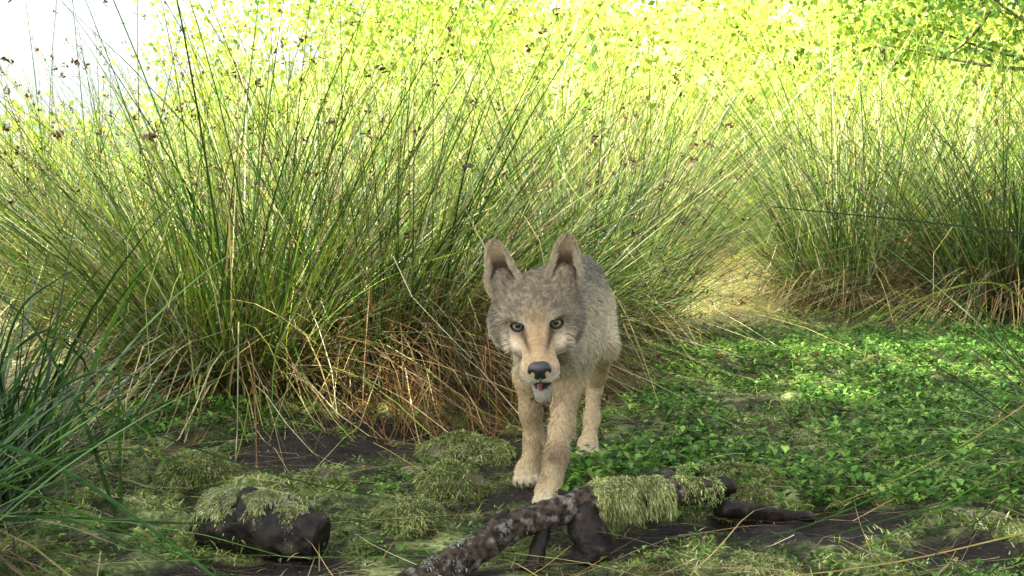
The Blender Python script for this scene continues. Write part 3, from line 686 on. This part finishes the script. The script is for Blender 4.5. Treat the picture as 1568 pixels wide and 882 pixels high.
V,F=ribbons(P,W,sd)
c0=wcolor(p[~kill]); c0=c0*U(.66,1.32,(n,1)); 
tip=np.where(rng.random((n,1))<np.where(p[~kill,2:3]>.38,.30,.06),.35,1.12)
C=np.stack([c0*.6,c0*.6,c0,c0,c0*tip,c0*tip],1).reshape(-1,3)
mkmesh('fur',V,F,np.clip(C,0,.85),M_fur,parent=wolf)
# --- ears
for s in(-1,1):
    base=np.array([s*.053,-.078,.020]); tipp=np.array([s*.068,-.094,.126])
    axv=tipp-base; L_=np.linalg.norm(axv); axv/=L_
    fw=nrm(np.array([s*.22,1,.1])); fw=nrm(fw-axv*(fw@axv)); ac=np.cross(axv,fw)
    nu,nv=30,25; u=np.linspace(0,1,nu); v=np.linspace(-1,1,nv); Uu,Vv=np.meshgrid(u,v,indexing='ij')
    w=.035*np.clip(1-Uu**2.8,0,1)**.70*(.84+.16*np.sin(np.clip(Uu*2.2,0,1)*math.pi))+.0012
    th=math.radians(72); A=Vv*th
    def surf(off): 
        return base+axv*(Uu*L_)[...,None]+ac*((w-off*.3)*np.sin(A)/math.sin(th))[...,None]+fw*(-w*.75*(np.cos(A)-math.cos(th))*(1-.3*Uu)+off)[...,None]
    So=surf(0);Si=surf(.0035)
    i,j=np.meshgrid(np.arange(nu-1),np.arange(nv-1),indexing='ij'); b=i*nv+j; F=np.stack([b,b+1,b+nv+1,b+nv],-1).reshape(-1,4)
    rim=[(k*nv,(k+1)*nv) for k in range(nu-1)]+[(k*nv+nv-1,(k+1)*nv+nv-1) for k in range(nu-1)]
    Fr=np.array([[a_,b_,b_+nu*nv,a_+nu*nv] for a_,b_ in rim])
    V=np.concatenate([So.reshape(-1,3),Si.reshape(-1,3)])
    co=np.tile(np.array([.34,.27,.17]),(nu*nv,1)); ed=np.abs(Vv).ravel()[:,None]; uu=Uu.ravel()[:,None]
    ci=np.array([.085,.05,.035])*(1-ss(.35,.85,ed))+np.array([.52,.42,.28])*ss(.35,.85,ed); ci=ci*(1-ss(.55,.9,uu))+np.array([.42,.33,.21])*ss(.55,.9,uu)
    mkmesh('ear_left' if s>0 else 'ear_right',toW(V),np.concatenate([F,F+nu*nv,Fr]),np.concatenate([co,ci]),M_skin,True,wolf)
    n=5200; uq=U(0,.99,n); vq=np.where(rng.random(n)<.45,np.sign(U(-1,1,n))*U(.8,1,n),U(-1,1,n))
    iu=np.clip((uq*(nu-1)).astype(int),0,nu-2); iv=np.clip(((vq+1)/2*(nv-1)).round().astype(int),0,nv-1)
    tt=(uq*(nu-1)-iu)[:,None]; pb=So[iu,iv]*(1-tt)+So[iu+1,iv]*tt+rng.normal(0,.0008,(n,3))
    An=vq*th; outn=ac*np.sin(An)[:,None]-fw*np.cos(An)[:,None]
    dd=nrm(axv*1.0+outn*.35+rng.normal(0,.15,(n,3))); Lq=U(.004,.009,n)
    P=np.stack([pb,pb+dd*Lq[:,None]*.5,pb+dd*Lq[:,None]],1); W=np.outer(U(.0008,.0014,n),[1,.8,.2])
    sd=nrm(np.cross(dd,rng.normal(0,1,(n,3)))); V1,F1=ribbons(P,W,sd)
    cf=np.where((np.abs(vq)>.8)[:,None],np.array([.58,.48,.33]),np.array([.36,.28,.18]))*U(.7,1.3,(n,1)); cf=np.where((uq>.92)[:,None],cf*.8,cf)
    m=1100; um=U(.02,.65,m); sg=np.where(rng.random(m)<.75,-s,s)*1.0; iu=(um*(nu-1)).astype(int); iv=np.where(sg>0,nv-2,1)
    pb=Si[iu,iv]+rng.normal(0,.0015,(m,3)); dd=nrm(-ac*sg[:,None]*.75+axv*.9+fw*.25+rng.normal(0,.18,(m,3))); Lq=U(.008,.020,m)*(1-um*.5)
    P=np.stack([pb,pb+dd*Lq[:,None]*.5,pb+dd*Lq[:,None]-fw*.003],1); W=np.outer(U(.0007,.0012,m),[1,.8,.2]); V2,F2=ribbons(P,W,nrm(np.cross(dd,fw+0*dd)))
    cm=np.array([.60,.52,.38])*U(.6,1.2,(m,1))
    V,F,C=join([(V1,F1,np.repeat(cf,6,0)),(V2,F2,np.repeat(cm,6,0))])
    mkmesh('ear_fur',toW(V),F,C,M_fur,parent=wolf)
# --- eyes
M_iris=plain('iris',(.26,.23,.15),.2,.5,.4); M_pup=plain('pupil',(.004,.004,.004),.08,.6,.6); M_rim=plain('eye_rim',(.012,.010,.009),.4,.4)
M_nose=plain('nose_leather',(.014,.014,.017),.36,.6,.15,900); M_mouth=plain('lip_skin',(.014,.010,.010),.4,.5)
for e in eyes:
    c=e+np.array([0,-.0080,0]); look=nrm(np.array([-c[0]*.02,1,.30]))
    nu,nv=30,32; th=np.linspace(0,math.pi,nu); v=np.linspace(0,2*math.pi,nv,endpoint=False); T,Vv=np.meshgrid(th,v,indexing='ij')
    s1=nrm(np.cross(look,[0,0,1.])); s2=np.cross(s1,look); R=.0115
    V=c+R*(np.cos(T)[...,None]*look+np.sin(T)[...,None]*(np.cos(Vv)[...,None]*s1+np.sin(Vv)[...,None]*s2))
    i,j=np.meshgrid(np.arange(nu-1),np.arange(nv),indexing='ij'); F=np.stack([i*nv+j,(i+1)*nv+j,(i+1)*nv+(j+1)%nv,i*nv+(j+1)%nv],-1).reshape(-1,4)
    ob=mkmesh('eye',toW(V.reshape(-1,3)),F,None,M_pup,True,wolf); ob.data.materials.append(M_iris); ob.data.materials.append(M_rim)
    mi=np.where(i.ravel()<4,0,np.where(i.ravel()<9,1,2)).astype(np.int32); ob.data.polygons.foreach_set('material_index',mi)
    a=np.linspace(0,2*math.pi,41); sgn=np.sign(e[0])
    ring=np.stack([e[0]+.0128*np.cos(a),np.full(41,e[1]+.004),e[2]+.0086*np.sin(a)+sgn*np.cos(a)*.0015],-1)
    dy=-(np.abs(np.cos(a))**2)*.0035; ring[:,1]=e[1]+.0012+dy*1.0
    Wr=toW(ring)
    tubeobj('eyelid',[(Wr,[.0021]*41,dict(seg=8,res=1,cap=False))],M_rim,wolf)
# --- nose
u=np.linspace(0,math.pi,40); v=np.linspace(0,2*math.pi,60,endpoint=False); T,Vv=np.meshgrid(u,v,indexing='ij')
S=np.stack([np.sin(T)*np.cos(Vv),np.cos(T),np.sin(T)*np.sin(Vv)],-1)
Sx=np.sign(S[...,0])*np.abs(S[...,0])**.85; Sz=S[...,2]
V=np.stack([Sx*.0215*(1-.28*np.clip(-Sz,0,1)),S[...,1]*.0155,Sz*.0168+.002*np.clip(Sz,0,1)],-1)
for s in(-1,1):
    dn=((S[...,0]-s*.52)/.22)**2+((Sz+.05)/.30)**2; V[...,1]-=.007*np.exp(-dn)*(S[...,1]>0)
V[...,1]-=.003*np.exp(-(S[...,0]/.09)**2)*(Sz<.2)*(S[...,1]>0)
V=V+np.array([0,.106,-.0295])
i,j=np.meshgrid(np.arange(39),np.arange(60),indexing='ij'); F=np.stack([i*60+j,(i+1)*60+j,(i+1)*60+(j+1)%60,i*60+(j+1)%60],-1).reshape(-1,4)
mkmesh('nose',toW(V.reshape(-1,3)),F,None,M_nose,True,wolf)
half=lambda s:[(0,.112,-.057),(s*.010,.108,-.0585),(s*.020,.09,-.060),(s*.028,.065,-.062),(s*.035,.04,-.060),(s*.043,.015,-.052),(s*.049,.0,-.042)]
specs=[]
for s in(-1,1):
    P=project(toW(np.array(half(s)))); specs.append((P,[.002,.003,.0035,.0035,.0032,.003,.001],dict(seg=8,res=6)))
P=project(toW(np.array([(0,.115,-.042),(0,.114,-.049),(0,.112,-.056)]))); specs.append((P,[.0015]*3,dict(seg=8,res=4)))
tubeobj('lips',specs,M_mouth,wolf)
tubeobj('tongue',[(toW(np.array([(0,.02,-.083),(0,.055,-.090),(0,.074,-.094)])),[.013,.012,.007],dict(seg=14,res=6,flat=.3))],plain('tongue_flesh',(.16,.06,.055),.4),wolf)
specs=[]
for (x0,y0,s0) in((.074,2.262,1.05),(.032,2.445,1),(.188,2.725,1),(.131,2.935,1)):
    for dx,dy in((-.021,-.016),(-.0075,-.026),(.0075,-.026),(.021,-.016)):
        a=np.array([x0+dx*s0,y0+dy*s0-.013,.013]); specs.append(([a,a+[0,-.006,-.003],a+[0,-.010,-.009]],[.003,.0024,.0006],dict(seg=8,res=3)))
tubeobj('claws',specs,plain('claw_horn',(.03,.025,.02),.4),wolf)

# ---------------------------------------------------------------- light, camera
el=math.asin(SUN[2]); az=math.atan2(SUN[0],SUN[1])
w=bpy.data.worlds.new('World'); sc.world=w; w.use_nodes=True; nt=w.node_tree
sk=nt.nodes.new('ShaderNodeTexSky'); sk.sky_type='NISHITA'; sk.sun_disc=False; sk.sun_elevation=el; sk.sun_rotation=az
sk.air_density=1.0; sk.dust_density=4; sk.ozone_density=.5
hs=nt.nodes.new('ShaderNodeHueSaturation'); hs.inputs['Saturation'].default_value=.3; nt.links.new(sk.outputs[0],hs.inputs['Color'])
bg=nt.nodes['Background']; bg.inputs['Strength'].default_value=.46; nt.links.new(hs.outputs[0],bg.inputs[0])
sl=bpy.data.lights.new('sun','SUN'); sl.energy=15; sl.angle=math.radians(.5); sl.color=(1,.95,.80)
so=bpy.data.objects.new('sun',sl); sc.collection.objects.link(so)
from mathutils import Vector
so.rotation_euler=Vector(SUN).to_track_quat('Z','Y').to_euler()
cam=bpy.data.cameras.new('camera'); co=bpy.data.objects.new('camera',cam); sc.collection.objects.link(co)
co.location=(0,0,.6); co.rotation_euler=(math.radians(90),0,0); cam.lens=38.6; cam.sensor_width=36; cam.shift_y=-.0708; cam.clip_end=1000; cam.clip_start=.05
sc.camera=co
sc.view_settings.view_transform='Standard'; sc.view_settings.look='None'; sc.view_settings.exposure=0
